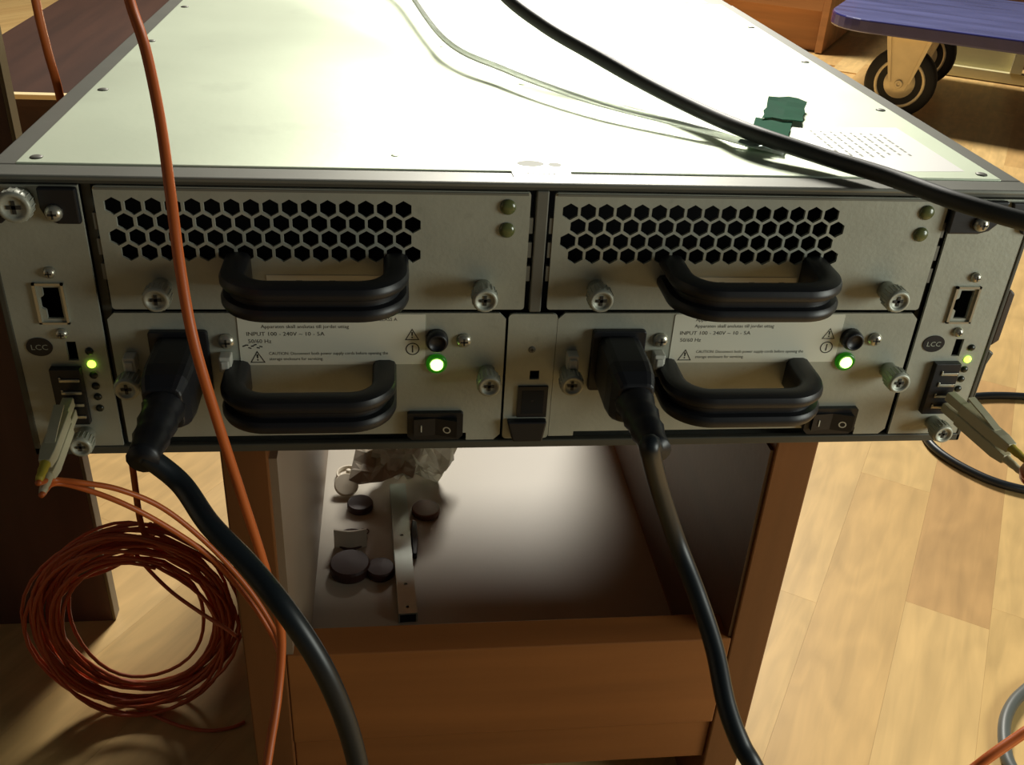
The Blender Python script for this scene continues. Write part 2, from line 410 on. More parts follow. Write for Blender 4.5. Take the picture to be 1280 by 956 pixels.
for x0, x1 in ((-0.1836, -0.1800), (0.1815, 0.1838)): MB().box(x0, x1, 0.004, 0.02, 0.004, 0.128).build('guide_rail', 'flange', enc)
# side rail with latch on the right
mb = MB().prism_xz([(0.2226, 0.054), (0.2262, 0.057), (0.2262, 0.0815), (0.2240, 0.0835), (0.2226, 0.0835)], 0.0, 0.05)
mb.build('side_latch', 'latch', enc, bevel=0.0008)
MB().prism_xz([(0.2226, 0.014), (0.2238, 0.014), (0.2240, 0.044), (0.2258, 0.050), (0.2226, 0.052)], 0.0, 0.06).build('side_rail', 'flange', enc, bevel=0.0006)

def thumbscrew(c, r=0.0054, ln=0.0135):
    mb = MB()
    mb.lathe([(r*0.78, 0), (r*0.78, ln*0.30), (r*0.92, ln*0.34), (r*0.92, ln*0.42), (r, ln*0.46), (r*1.02, ln*0.90), (r*0.92, ln), (r*0.70, ln), (r*0.66, ln*0.94), (r*0.2, ln*0.93)], c, (0, -1, 0), 22)
    for k in range(18):
        a = 2*math.pi*k/18
        x, z = c[0]+r*1.0*math.cos(a), c[2]+r*1.0*math.sin(a)
        mb.box(x-0.0003, x+0.0003, c[1]-ln*0.88, c[1]-ln*0.48, z-0.0003, z+0.0003)
    y = c[1]-ln*0.96
    mb.box(c[0]-r*0.42, c[0]+r*0.42, y, y+0.0006, c[2]-r*0.12, c[2]+r*0.12, 1); mb.box(c[0]-r*0.12, c[0]+r*0.12, y, y+0.0006, c[2]-r*0.42, c[2]+r*0.42, 1)  # shade of the cross recess put in as a dark flat cross
    return mb
def handle_mb(x0, x1, zc, depth=0.036, h=0.0155, t=0.0105, r=0.015):
    path = []
    xa, xb = x0+t/2, x1-t/2; yf = -depth+t/2
    path.append(((xa, 0.0), (-1, 0))); 
    for i in range(13):
        a = math.radians(180+90*i/12); path.append(((xa+r+r*math.cos(a), yf+r+r*math.sin(a)), (math.cos(a), math.sin(a))))
    for i in range(13):
        a = math.radians(270+90*i/12); path.append(((xb-r+r*math.cos(a), yf+r+r*math.sin(a)), (math.cos(a), math.sin(a))))
    path.append(((xb, 0.0), (1, 0)))
    g = t*0.34
    half = [(-t/2, 0.36), (-t*0.40, 0.46), (-t*0.22, 0.5), (t*0.22, 0.5), (t*0.42, 0.45), (t/2, 0.34), (t/2, 0.22), (t*0.40, 0.13), (t/2-g, 0.10)]
    prof = [(n, z*h) for n, z in half]+[(n, -z*h) for n, z in reversed(half)]
    secs = []
    for (x, y), (nx, ny) in path:
        secs.append([(x+nx*n, y+ny*n, zc+z) for n, z in prof])
    return MB().loft(secs, 0, True)

def warn_tri(mb, x, z, s, y):
    mb.ring_xz([(x-s, z-s*0.85), (x+s, z-s*0.85), (x, z+s*0.95)], 0.78, y)
    mb.flat([(x-s*0.09, z-s*0.18), (x+s*0.09, z-s*0.18), (x+s*0.13, z+s*0.42), (x-s*0.13, z+s*0.42)], y)
    mb.flat(circ(x, z-s*0.42, s*0.12, 8), y)

def fan_module(dx, which):
    x0, x1, z0, z1 = -0.1783+dx, -0.0040+dx, 0.0734, 0.1274
    hexes = []
    for r in range(4):
        z = 0.1191-0.00663*r
        for k in range(16):
            x = -0.1715+dx+0.00766*k+(0.00383 if r % 2 else 0)
            hexes.append([(x+0.00375*math.sin(math.pi/3*i), z+0.00375*math.cos(math.pi/3*i)) for i in range(6)])
    root = plate(rrect(x0, x1, z0, z1, 0.0012, 2), hexes, 0.0, 0.0014).build('fan_module', 'steel', enc, label='honeycomb vented fan module, '+which)
    e = MB().box(x0+0.001, x1-0.001, -0.0006, 0.0, z1-0.0014, z1-0.0004); e.build('folded_edge', 'rim', root)
    # spring fingers along both sides
    for xs in (x1+0.0004, x0-0.0012):
        for z in (0.0905, 0.1015, 0.1125):
            MB().box(xs-0.0004, xs+0.0012, 0.0004, 0.003, z-0.0035, z+0.0035).build('spring_finger', 'steel_dark', root)
    for z in (0.1209, 0.1107):
        mb = MB(); mb.lathe([(0.0034, 0), (0.0034, 0.0005), (0.0029, 0.0012), (0.0016, 0.0017), (0.0002, 0.0018)], (-0.0134+dx, 0.0, z), (0, -1, 0), 18)
        mb.build('indicator_lamp', 'led_off', root)
    for x in (-0.1570+dx, -0.0225+dx): thumbscrew((x, 0.0, 0.0838)).build('thumbscrew', ['steel', 'ink'], root)
    handle_mb(-0.1302+dx, -0.0546+dx, 0.0921).build('handle', 'black', root, sharp=42)
    mb = MB().box(-0.114+dx, -0.066+dx, -0.0003, 0.0, 0.0835, 0.0895)
    for k in range(9): mb.box(-0.111+dx+k*0.0046, -0.1085+dx+k*0.0046, -0.00036, -0.0003, 0.0850, 0.0852+0.001*(k % 3), 1)
    mb.build('label_strip', ['label', 'ink'], root)
    return root
fan_module(0.0, 'left'); fan_module(0.1845, 'right')

def psu(dx, which, pen):
    x0, x1, z0, z1 = -0.1812+dx, -0.0116+dx, 0.0046, 0.0716
    outline = [(x0+0.0, z0+0.0015), (x0+0.012, z0+0.0015), (x0+0.012, z0+0.004), (x1-0.016, z0+0.004), (x1-0.016, z0), (x1-0.003, z0), (x1, z0+0.003), (x1, z1-0.003), (x1-0.003, z1), (x0+0.003, z1), (x0, z1-0.003)]
    root = plate(outline, [], 0.0, 0.0014).build('power_supply', 'steel', enc, label='lower power supply module, '+which)
    # appliance inlet, frame only (the plug sits in it)
    mb = MB(); xi0, xi1, zi0, zi1 = -0.1652+dx, -0.1405+dx, 0.0330, 0.0640
    mb.prism_xz(rrect(xi0, xi1, zi0, zi1, 0.0015, 3), -0.003, 0.0)
    mb.build('power_inlet', 'black', root, bevel=0.0005)
    # retaining clips beside the inlet
    for xc in (-0.1737+dx, -0.1337+dx):
        mb = MB(); mb.box(xc-0.0026, xc+0.0026, -0.006, 0.0, 0.0455, 0.0530); mb.box(xc-0.0018, xc+0.0018, -0.0072, -0.006, 0.0470, 0.0515)
        mb.build('cord_clip', 'white_clip', root, bevel=0.0008)
    screw_mb((-0.1331+dx, 0.0, 0.0582), 0.0036, 0.0026).build('screw', ['chrome', 'ink'], root)
    screw_mb((-0.0300+dx, 0.0, 0.0582), 0.0034, 0.0024).build('screw', ['chrome', 'ink'], root)
    for x in (-0.1745+dx, -0.0190+dx): thumbscrew((x, 0.0, 0.0415), 0.0052).build('thumbscrew', ['steel', 'ink'], root)
    # rating label
    mb = MB().prism_xz(rrect(-0.1278+dx, -0.0472+dx, 0.0462, 0.0712, 0.0008, 2), -0.0003, 0.0)
    y = -0.00036
    mb.text('Apparatet m\u00e5 tilkoples jordet stikkontakt', 0.0024, -0.118+dx, 0.0677, y, sx=0.98)
    mb.text('- CLASS A', 0.0022, -0.0690+dx, 0.0680, y, sx=1.0)
    mb.text('Apparaten skall anslutas till jordat uttag', 0.0024, -0.118+dx, 0.0645, y, sx=0.98)
    mb.text('INPUT 100 - 240V ~ 10 - 5A', 0.0027, -0.1245+dx, 0.0608, y, sx=1.05)
    mb.text('50/60 Hz', 0.0027, -0.1240+dx, 0.0572, y, sx=1.0)
    warn_tri(mb, -0.1205+dx, 0.0502, 0.0033, y)
    mb.text('CAUTION: Disconnect both power supply cords before opening the', 0.0021, -0.1155+dx, 0.0513, y, sx=0.88)
    mb.text('storage enclosure for servicing.', 0.0021, -0.1155+dx, 0.0486, y, sx=0.88)
    warn_tri(mb, -0.0530+dx, 0.0612, 0.0032, y)
    mb.ring_xz(circ(-0.0528+dx, 0.0540, 0.0031, 20), 0.84, y); mb.flat([(-0.0531+dx, 0.0522), (-0.0525+dx, 0.0522), (-0.0525+dx, 0.0558), (-0.0531+dx, 0.0558)], y)
    if pen:                                     # pen scribble on the left label
        for k in range(7):
            xa = -0.1265+dx+k*0.0012; za = 0.0556+0.0007*math.sin(k*2.1)
            mb.flat([(xa, za-0.0003), (xa+0.0013, za+0.0004*math.cos(k*1.7)-0.0003), (xa+0.0013, za+0.0004*math.cos(k*1.7)+0.0003), (xa, za+0.0003)], y)
    mb.build('rating_label', ['label', 'ink'], root)
    handle_mb(-0.1345+dx, -0.0600+dx, 0.0402, h=0.0165).build('handle', 'black', root, sharp=42)
    mb = MB(); mb.lathe([(0.0050, 0), (0.0050, 0.0035), (0.0044, 0.0050), (0.0036, 0.0055), (0.0034, 0.0045), (0.0002, 0.0045)], (-0.0421+dx, 0, 0.0590), (0, -1, 0), 20)
    mb.build('fuse_cap', 'black', root)
    mb = MB(); mb.lathe([(0.0047, 0), (0.0047, 0.0014), (0.0042, 0.0020), (0.0030, 0.0020), (0.0030, 0.0006), (0.0002, 0.0006)], (-0.0420+dx, 0, 0.0466), (0, -1, 0), 24)
    mb.build('lamp_bezel', 'led_ring', root, label='green glowing lamp bezel')
    mb = MB(); mb.lathe([(0.0029, 0.0006), (0.0028, 0.0024), (0.0018, 0.0034), (0.0002, 0.0037)], (-0.0420+dx, 0, 0.0466), (0, -1, 0), 18)
    mb.build('power_lamp', 'led_on', root, label='lit green power lamp')
    # rocker switch
    xs0, xs1, zs0, zs1 = -0.0552+dx, -0.0294+dx, 0.0066, 0.0212
    c = 0.0022
    mb = MB().prism_xz([(xs0+c, zs0), (xs1-c, zs0), (xs1, zs0+c), (xs1, zs1-0.0008), (xs1-0.0008, zs1), (xs0+0.0008, zs1), (xs0, zs1-0.0008), (xs0, zs0+c)], -0.0025, 0.0)
    xm = (xs0+xs1)/2
    v = [(xs0+0.003, -0.0025, zs0+0.003), (xm, -0.0025, zs0+0.003), (xs1-0.003, -0.0025, zs0+0.003), (xs0+0.003, -0.0025, zs1-0.0025), (xm, -0.0025, zs1-0.0025), (xs1-0.003, -0.0025, zs1-0.0025)]
    w = [(p[0], -0.0042 if abs(p[0]-xm) > 1e-6 and p[0] < xm else (-0.0030 if abs(p[0]-xm) < 1e-6 else -0.0060), p[2]) for p in v]
    mb.add(v+w, [(6, 7, 10, 9), (7, 8, 11, 10), (0, 6, 9, 3), (2, 5, 11, 8), (0, 1, 7, 6), (1, 2, 8, 7), (3, 9, 10, 4), (4, 10, 11, 5)])
    mb.box(xs0+0.0062, xs0+0.0067, -0.0043, -0.0036, 0.0120, 0.0155, 1)
    zc = 0.0132; xc = xs1-0.0076
    pl = circ(xc, zc, 0.0018, 18)
    vs = []
    for a, b in pl: vs.append((a, -0.00306-(a-xm)/(xs1-0.003-xm)*0.003, b))
    for a, b in pl:
        a2 = xc+(a-xc)*0.68; vs.append((a2, -0.00306-(a2-xm)/(xs1-0.003-xm)*0.003, zc+(b-zc)*0.68))
    mb.add(vs, [(i, (i+1) % 18, (i+1) % 18+18, i+18) for i in range(18)], 1)
    mb.build('rocker_switch', ['black', 'label'], root)
    return root
psu(0.0, 'left', True); psu(0.193, 'right', False)

# centre strip with socket and flap
cs = plate(rrect(-0.0104, 0.0116, 0.0050, 0.0712, 0.002, 3), [[(0.0008, 0.0375), (0.0052, 0.0375), (0.0052, 0.0422), (0.0008, 0.0422)]], 0.0, 0.0014).build('centre_panel', 'steel', enc)
mb = MB().box(-0.0042, 0.0098, -0.0012, 0.0, 0.0176, 0.0342); mb.box(-0.0024, 0.0080, -0.0013, -0.0012, 0.0196, 0.0322, 1); mb.box(0.0022, 0.0032, -0.0014, -0.0013, 0.0262, 0.0272)
mb.build('socket', ['black', 'cavity'], cs, bevel=0.0003)
MB().prism_xz([(-0.0058, 0.0056), (0.0084, 0.0056), (0.0100, 0.0166), (-0.0088, 0.0166)], -0.0042, 0.0).build('socket_flap', 'black', cs, bevel=0.0008)
screw_mb((0.0010, 0.0, 0.0532), 0.0017, 0.0005).build('screw', ['steel_dark', 'ink'], cs)

def link_card(dx, which):
    x0, x1 = -0.2202+dx, -0.1837+dx
    holes = [[(-0.2050+dx, 0.0690), (-0.1984+dx, 0.0690), (-0.1984+dx, 0.0834), (-0.2050+dx, 0.0834), (-0.2050+dx, 0.0795), (-0.2066+dx, 0.0785), (-0.2066+dx, 0.0740), (-0.2050+dx, 0.0730)],
             [(-0.2000+dx, 0.0488), (-0.1958+dx, 0.0488), (-0.1958+dx, 0.0580), (-0.2000+dx, 0.0580)]]
    root = plate([(x0, 0.0044), (x1, 0.0044), (x1, 0.1120), (x1, 0.1274), (x0, 0.1274)], holes, 0.0, 0.0014).build('link_card', 'steel', enc, label='narrow vertical link card, '+which+' edge of the enclosure')
    mb = MB()
    for a in ((-0.2084, -0.2072, 0.0668, 0.0856), (-0.1972, -0.1962, 0.0668, 0.0856), (-0.2084, -0.1962, 0.0846, 0.0856), (-0.2084, -0.1962, 0.0668, 0.0676)):
        mb.box(a[0]+dx, a[1]+dx, -0.0012, 0.0, a[2], a[3])
    mb.build('port_frame', 'chrome', root)
    for z in (0.0902, 0.0620): screw_mb((-0.2005+dx, 0.0, z), 0.0025, 0.0022).build('screw', ['chrome', 'ink'], root)
    mb = MB().prism_xz(circ(-0.2108+dx, 0.0556, 0.0054, 28, 0.0044), -0.0004, 0.0)
    mb.text('LCC', 0.0036, -0.2108+dx, 0.0543, -0.00046, 1, 'CENTER', 1.05); mb.build('oval_badge', ['black', 'ink_soft'], root)
    for k, z in enumerate((0.0534, 0.0470, 0.0415, 0.0360, 0.0305, 0.0246)):
        mb = MB(); mb.lathe([(0.0018, 0), (0.0017, 0.0006), (0.0010, 0.0011), (0.0002, 0.0012)], (-0.1909+dx, 0, z), (0, -1, 0), 12)
        mb.build('status_lamp', 'led_small' if k == 1 else 'led_dark', root, label='lit green status lamp' if k == 1 else None)
    mb = MB().box(-0.2080+dx, -0.1952+dx, -0.0035, 0.0, 0.0180, 0.0462)
    for k in range(4): mb.box(-0.2045+dx, -0.1960+dx, -0.0042, -0.0035, 0.0215+k*0.0062, 0.0230+k*0.0062, 1); mb.box(-0.2045+dx, -0.2036+dx, -0.0042, -0.0035, 0.0230+k*0.0062, 0.0240+k*0.0062, 1)
    mb.build('transceiver_cage', ['black', 'chrome'], root, bevel=0.0003)
    thumbscrew((-0.1985+dx, 0.0, 0.0112), 0.0048, 0.012).build('thumbscrew', ['steel', 'ink'], root)
    # black ejector brackets at the top corner
    s = 1 if dx == 0 else -1
    if s == 1:
        poly = [(-0.1838, 0.1272), (-0.1985, 0.1272), (-0.1985, 0.1190), (-0.1968, 0.1145), (-0.1925, 0.1122), (-0.1838, 0.1122)]; px = (-0.1932, 0.1172)
        p2 = [(-0.2112, 0.1220), (-0.2180, 0.1240), (-0.2222, 0.1240), (-0.2222, 0.1120), (-0.2140, 0.1120), (-0.2112, 0.1145)]; px2 = (-0.2168, 0.1175)
    else:
        poly = [(0.1818, 0.1272), (0.2070, 0.1272), (0.2040, 0.1165), (0.2010, 0.1135), (0.1960, 0.1120), (0.1818, 0.1120)]; px = (0.1958, 0.1172)
        p2 = [(0.2090, 0.1265), (0.2222, 0.1265), (0.2222, 0.1110), (0.2175, 0.1120), (0.2165, 0.1150), (0.2120, 0.1150)]; px2 = (0.2180, 0.1200)
    MB().prism_xz(poly, -0.0030, 0.0).build('ejector_bracket', 'black', root, bevel=0.0008)
    screw_mb((px[0], -0.003, px[1]), 0.0034, 0.003).build('screw', ['chrome', 'ink'], root)
    MB().prism_xz(p2, -0.0024, 0.0).build('ejector_bracket', 'black', root, bevel=0.0006)
    screw_mb((px2[0], -0.0024, px2[1]), 0.0030, 0.003).build('screw', ['chrome', 'ink'], root)
    if s == 1: thumbscrew((-0.2055, 0.0, 0.1215), 0.0064, 0.010).build('thumbscrew', ['steel', 'ink'], root)
    return root
link_card(0.0, 'left'); link_card(0.404, 'right')

# stickers on the lid
mb = MB(); mb.add([(0.1371, 0.0873, 0.13225), (0.1969, 0.0921, 0.13225), (0.1976, 0.0228, 0.13225), (0.1500, 0.0203, 0.13225), (0.1330, 0.0300, 0.13225)], [(0, 4, 3, 2, 1)])
for k in range(8):
    xa = 0.1465+k*0.0050; ya = 0.083-0.0006*k; yb = 0.040-0.006*((k*3) % 3)
    n = int((ya-yb)/0.0045)
    for j in range(n):
        y1 = ya-j*0.0045; ln = 0.0022+0.0016*((j*7+k*3) % 3)/2
        mb.add([(xa, y1, 0.1323), (xa+0.0012, y1, 0.1323), (xa+0.0012, y1-ln, 0.1323), (xa, y1-ln, 0.1323)], [(0, 3, 2, 1)], 1)
mb.build('paper_label', ['paper', 'ink_soft'], enc, label='white paper label with lines of small print', fix=False)
mb = MB()
mb.add([(-0.0125, 0.0370, 0.13226), (0.0150, 0.0370, 0.13226), (0.0140, 0.0120, 0.13226), (-0.0112, 0.0120, 0.13226), (0.0132, 0.0062, 0.13175), (-0.0106, 0.0010, 0.13168)], [(0, 3, 2, 1), (3, 5, 4, 2)])
for cx, cy, rx, ry in ((-0.002, 0.0225, 0.0060, 0.0042), (0.0085, 0.0215, 0.0030, 0.0030)):
    mb.add([(cx+rx*math.cos(a*0.4488), cy+ry*math.sin(a*0.4488), 0.1323) for a in range(14)], [tuple(range(14))], 1)
for k in range(6): mb.add([(-0.0050+k*0.0022, 0.0105, 0.1322), (-0.0038+k*0.0022, 0.0105, 0.1322), (-0.0038+k*0.0022, 0.0092, 0.13208), (-0.0050+k*0.0022, 0.0092, 0.13208)], [(0, 3, 2, 1)], 1)
mb.build('seal_sticker', ['paper', 'ink_soft'], enc, label='white seal sticker folded over the front edge of the lid', fix=False)

# ------------------------------------------------------------------ cables
def cable(name, pts, r, m, parent=None, sub=12, seg=12):
    return MB().tube(spline(pts, sub), r, seg).build(name, m, parent)
def plug(parent, dx, tip, zt):
    """appliance plug standing out of the inlet; local = enclosure coordinates + Z0"""
    x = -0.1528+dx; z = Z0+0.0488
    def sec(y, w, h, cx, cz, n=14):
        return [(a, y, b) for a, b in rrect(cx-w/2, cx+w/2, cz-h/2, cz+h/2, min(w, h)*0.22, 3)]
    def sk(y):
        t = max(0.0, min(1.0, (-y-0.030)/0.05)); return x+(tip-x)*t, z+(Z0+zt-z)*t
    body = MB(); secs = []
    for y, w, h in ((-0.0032, 0.0190, 0.0255), (-0.005, 0.0196, 0.0262), (-0.026, 0.0196, 0.0262), (-0.033, 0.0186, 0.0245), (-0.039, 0.0150, 0.0185)):
        a, b = sk(y); secs.append(sec(y, w, h, a, b))
    body.loft(secs)
    body.build('plug_body', 'black', parent, bevel=0.0008)
    sr = MB(); pts = []; rad = []
    for i in range(12):
        y = -0.036-0.034*i/11; a, b = sk(y); pts.append((a, y, b)); rad.append((0.0082-0.0026*i/11)+(0.0007 if i % 3 == 1 else 0.0))
    rad[-1] = 0.0062; rad[-2] = 0.0062
    sr.tube(pts, rad, 14); sr.build('strain_relief', 'black', parent)
    return pts[-1]
pc = empty('power_cord', (0, 0, 0), 'thick black mains cord plugged into the left power supply', 'power cord', group='mains cords plugged into the enclosure')
e = plug(pc, 0.0, -0.1560, 0.0440)
cable('cord', [(e[0], e[1]+0.004, e[2]), (-0.1428, -0.0695, 0.3535), (-0.1300, -0.0868, 0.3471), (-0.1151, -0.0999, 0.3384), (-0.1014, -0.1134, 0.3287), (-0.0895, -0.1208, 0.3093), (-0.0814, -0.1245, 0.2852), (-0.0766, -0.1277, 0.2613), (-0.0743, -0.1311, 0.2365), (-0.0707, -0.1370, 0.1685), (-0.0608, -0.0918, 0.0060), (-0.0292, -0.1553, 0.0060)], 0.0042, 'cord', pc)
pc = empty('power_cord', (0, 0, 0), 'thick black mains cord plugged into the right power supply', 'power cord', group='mains cords plugged into the enclosure')
e = plug(pc, 0.193, 0.0440, 0.0440)
cable('cord', [(e[0], e[1]+0.004, e[2]), (0.0390, -0.0735, 0.3692), (0.0493, -0.0625, 0.3410), (0.0619, -0.0594, 0.3098), (0.0711, -0.0730, 0.2891), (0.0767, -0.0890, 0.2734), (0.0783, -0.1086, 0.2605), (0.0826, -0.1212, 0.2503), (0.0905, -0.1298, 0.2377), (0.1150, -0.1419, 0.1838), (0.1961, -0.1034, 0.0060), (0.2083, -0.1683, 0.0060)], 0.0042, 'cord', pc)

o = cable('black_cable', [(-0.1049, 0.5859, 0.6256), (-0.0656, 0.4289, 0.5680), (-0.0251, 0.2980, 0.5152), (0.0025, 0.2265, 0.4902), (0.0243, 0.1872, 0.4786), (0.0470, 0.1559, 0.4707), (0.0683, 0.1277, 0.4637), (0.0881, 0.0878, 0.4603), (0.1035, 0.0472, 0.4607), (0.1285, 0.0211, 0.4582), (0.1480, -0.0020, 0.4574), (0.1644, -0.0324, 0.4575), (0.1852, -0.0502, 0.4559), (0.2191, -0.0663, 0.4527), (0.3181, -0.0494, 0.4056), (0.9398, 0.2378, 0.0060), (0.9114, 0.1344, 0.0060)], 0.0038, 'lid_cord')
tag(o, 'black cable sweeping over the lid from top centre to the right corner', 'cable', 'black cables')

o = cable('clear_cable', [(-0.075, 0.47, Z0+0.150), (-0.0549, 0.4108, Z0+0.146), (-0.030, 0.225, Z0+0.142), (0.000, 0.160, Z0+0.140), (0.0380, 0.106, Z0+0.1385), (0.0764, 0.0725, Z0+0.137), (0.1020, 0.0515, Z0+0.1350), (0.118, 0.041, Z0+0.1338)], 0.0017, 'clear')
tag(o, 'thin clear cable curving over the bright lid to the green tape', 'cable')
# green tape, two crumpled strips
def strip(c0, c1, w, n, z, amp, seed):
    a = Vector(c0); b = Vector(c1); d = (b-a).normalized(); s = Vector((-d.y, d.x, 0)); r = random.Random(seed); top = []; m = 5
    for i in range(n+1):
        t = i/n
        for j in range(m):
            q = j/(m-1)-0.5
            p = a.lerp(b, t)+s*(q*w*(1+0.06*r.uniform(-1, 1)))
            if i in (0, n): p += d*r.uniform(-0.003, 0.003)
            zz = z(t, q)+amp*r.random()
            top.append((p.x, p.y, zz))
    fs = [(i*m+j, i*m+j+1, (i+1)*m+j+1, (i+1)*m+j) for i in range(n) for j in range(m-1)]
    bot = [(x, y, zz-0.00035) for x, y, zz in top]; N = len(top)
    fs2 = [tuple(N+k for k in reversed(f)) for f in fs]
    rimf = [(i*m, (i+1)*m, N+(i+1)*m, N+i*m) for i in range(n)]+[((i+1)*m+m-1, i*m+m-1, N+i*m+m-1, N+(i+1)*m+m-1) for i in range(n)]
    rimf += [(j+1, j, N+j, N+j+1) for j in range(m-1)]+[(n*m+j, n*m+j+1, N+n*m+j+1, N+n*m+j) for j in range(m-1)]
    return MB().add(top+bot, fs+fs2+rimf)
tp = empty('green_tape', (0.125, 0.09, Z0+0.1322), 'crumpled green adhesive tape holding the clear cable to the lid', 'tape')
def tb(mb, name, m):
    o = mb.build(name, m, tp); o.location = (-0.125, -0.09, -Z0-0.1322); return o
zt = Z0+0.1335
tb(strip((0.1325, 0.097, 0), (0.1095, 0.0440, 0), 0.0185, 7, lambda t, q: zt+0.0022*math.exp(-((t-0.85)/0.3)**2)*(1-abs(q)), 0.0003, 3), 'tape_strip', 'green')
tb(strip((0.1355, 0.0930, 0), (0.1510, 0.1280, 0), 0.0200, 6, lambda t, q: zt+0.0010+0.0022*t*t, 0.0004, 5), 'tape_strip', 'green')
tb(strip((0.1005, 0.0480, 0), (0.114, 0.0430, 0), 0.007, 5, lambda t, q: zt+0.0034-0.003*abs(q), 0.0008, 8), 'tape_end', 'tape_clear')

# orange fibre hanging in front of the enclosure
o = cable('orange_fibre', [(-0.2203, 0.2252, 0.6624), (-0.1883, 0.1077, 0.5908), (-0.1631, 0.0256, 0.5375), (-0.1555, 0.0058, 0.5160), (-0.1486, -0.0094, 0.5020), (-0.1424, -0.0280, 0.4820), (-0.1379, -0.0464, 0.4621), (-0.1347, -0.0603, 0.4395), (-0.1313, -0.0691, 0.4157), (-0.1264, -0.0707, 0.3847), (-0.1213, -0.0686, 0.3500), (-0.1162, -0.0664, 0.3155), (-0.1127, -0.0628, 0.2832), (-0.1113, -0.0636, 0.2625), (-0.1132, -0.0760, 0.2412), (-0.1156, -0.0942, 0.2298), (-0.1175, -0.1120, 0.2192), (-0.1183, -0.1352, 0.1998), (-0.1419, -0.0759, 0.0040), (-0.1498, -0.1374, 0.0040)], 0.0020, 'orange')
tag(o, 'orange fibre cable hanging from top left across the front of the enclosure', 'cable', 'orange fibre cables')

def duplex(parent, start, d, r0):
    """two connector bodies one above the other with boots"""
    d = Vector(d).normalized(); ends = []
    side = d.cross(Vector((0, 0, 1))).normalized(); up = side.cross(d)
    for k in (1, -1):
        c = Vector(start)+up*(0.0032*k)
        secs = []
        for t, w, h in ((0, 0.0046, 0.0046), (0.010, 0.0046, 0.0046), (0.0105, 0.0060, 0.0056), (0.036, 0.0060, 0.0056), (0.042, 0.0044, 0.0044)):
            p = c+d*t; secs.append([p+side*(a*w/2)+up*(b*h/2) for a, b in ((-1, -1), (1, -1), (1, 1), (-1, 1))])
        MB().loft(secs).build('connector_body', 'beige_con', parent, bevel=0.0006)
        mb = MB(); mb.tube([c+d*(0.040+0.002*i) for i in range(7)], [0.0021-0.00012*i+(0.0002 if i % 2 else 0) for i in range(7)], 10); mb.build('boot', 'yellow' if k == 1 else 'beige_con', parent)
        ends.append(c+d*0.0535)
    lv = MB(); c = Vector(start)+up*0.0062+d*0.012
    lv.loft([[c+side*(a*0.002)+d*t+up*(z+b) for a, b in ((-1, 0), (1, 0), (1, 0.0008), (-1, 0.0008))] for t, z in ((0, 0.0035), (0.012, 0.0012), (0.020, -0.0008))]); lv.build('latch_lever', 'beige_con', parent)
    return ends
fc = empty('fibre_cable', (0, 0, 0), 'orange twin fibre with pale connector plugged into the left link card', 'cable', group='orange fibre cables')
e1, e2 = duplex(fc, (-0.2015, -0.0054, Z0+0.0283), (0.002, -0.05, -0.004), 1)
cable('strand', [e1, (-0.1987, -0.0466, 0.3395), (-0.1893, -0.0440, 0.3361), (-0.1759, -0.0389, 0.3282), (-0.1611, -0.0326, 0.3127), (-0.1444, -0.0309, 0.2899), (-0.1289, -0.0348, 0.2674), (-0.1186, -0.0411, 0.2494), (-0.1137, -0.0515, 0.2428)], 0.0012, 'orange', fc)
cable('strand', [e2, (-0.1991, -0.0448, 0.3365), (-0.1893, -0.0413, 0.3308), (-0.1740, -0.0385, 0.3194), (-0.1589, -0.0336, 0.3018), (-0.1443, -0.0300, 0.2816), (-0.1297, -0.0334, 0.2597), (-0.1200, -0.0388, 0.2430), (-0.1150, -0.0487, 0.2374)], 0.0012, 'orange', fc)
fc = empty('fibre_cable', (0, 0, 0), 'orange twin fibre with pale connector plugged into the right link card', 'cable', group='orange fibre cables')
e1, e2 = duplex(fc, (0.2060, -0.0054, Z0+0.0268), (0.0115, -0.05, -0.0035), 1)
cable('strand', [e1, (0.1960, -0.0832, 0.3600), (0.2051, -0.0875, 0.3549), (0.2421, -0.0890, 0.3216), (0.2670, -0.0892, 0.2681), (0.2516, -0.0957, 0.2339), (0.2308, -0.1009, 0.2205), (0.2109, -0.1061, 0.2071), (0.1928, -0.1082, 0.1797), (0.2143, -0.0612, 0.0040), (0.1564, -0.1080, 0.0040)], 0.0022, 'orange', fc)
cable('strand', [e2, (0.1999, -0.0808, 0.3550), (0.2124, -0.0824, 0.3454), (0.2475, -0.0836, 0.3122), (0.2677, -0.0856, 0.2644), (0.2534, -0.0932, 0.2287), (0.2325, -0.0986, 0.2148), (0.2123, -0.1039, 0.2013), (0.1940, -0.1061, 0.1736), (0.2086, -0.0648, 0.0040), (0.1503, -0.1118, 0.0040)], 0.0022, 'orange', fc)

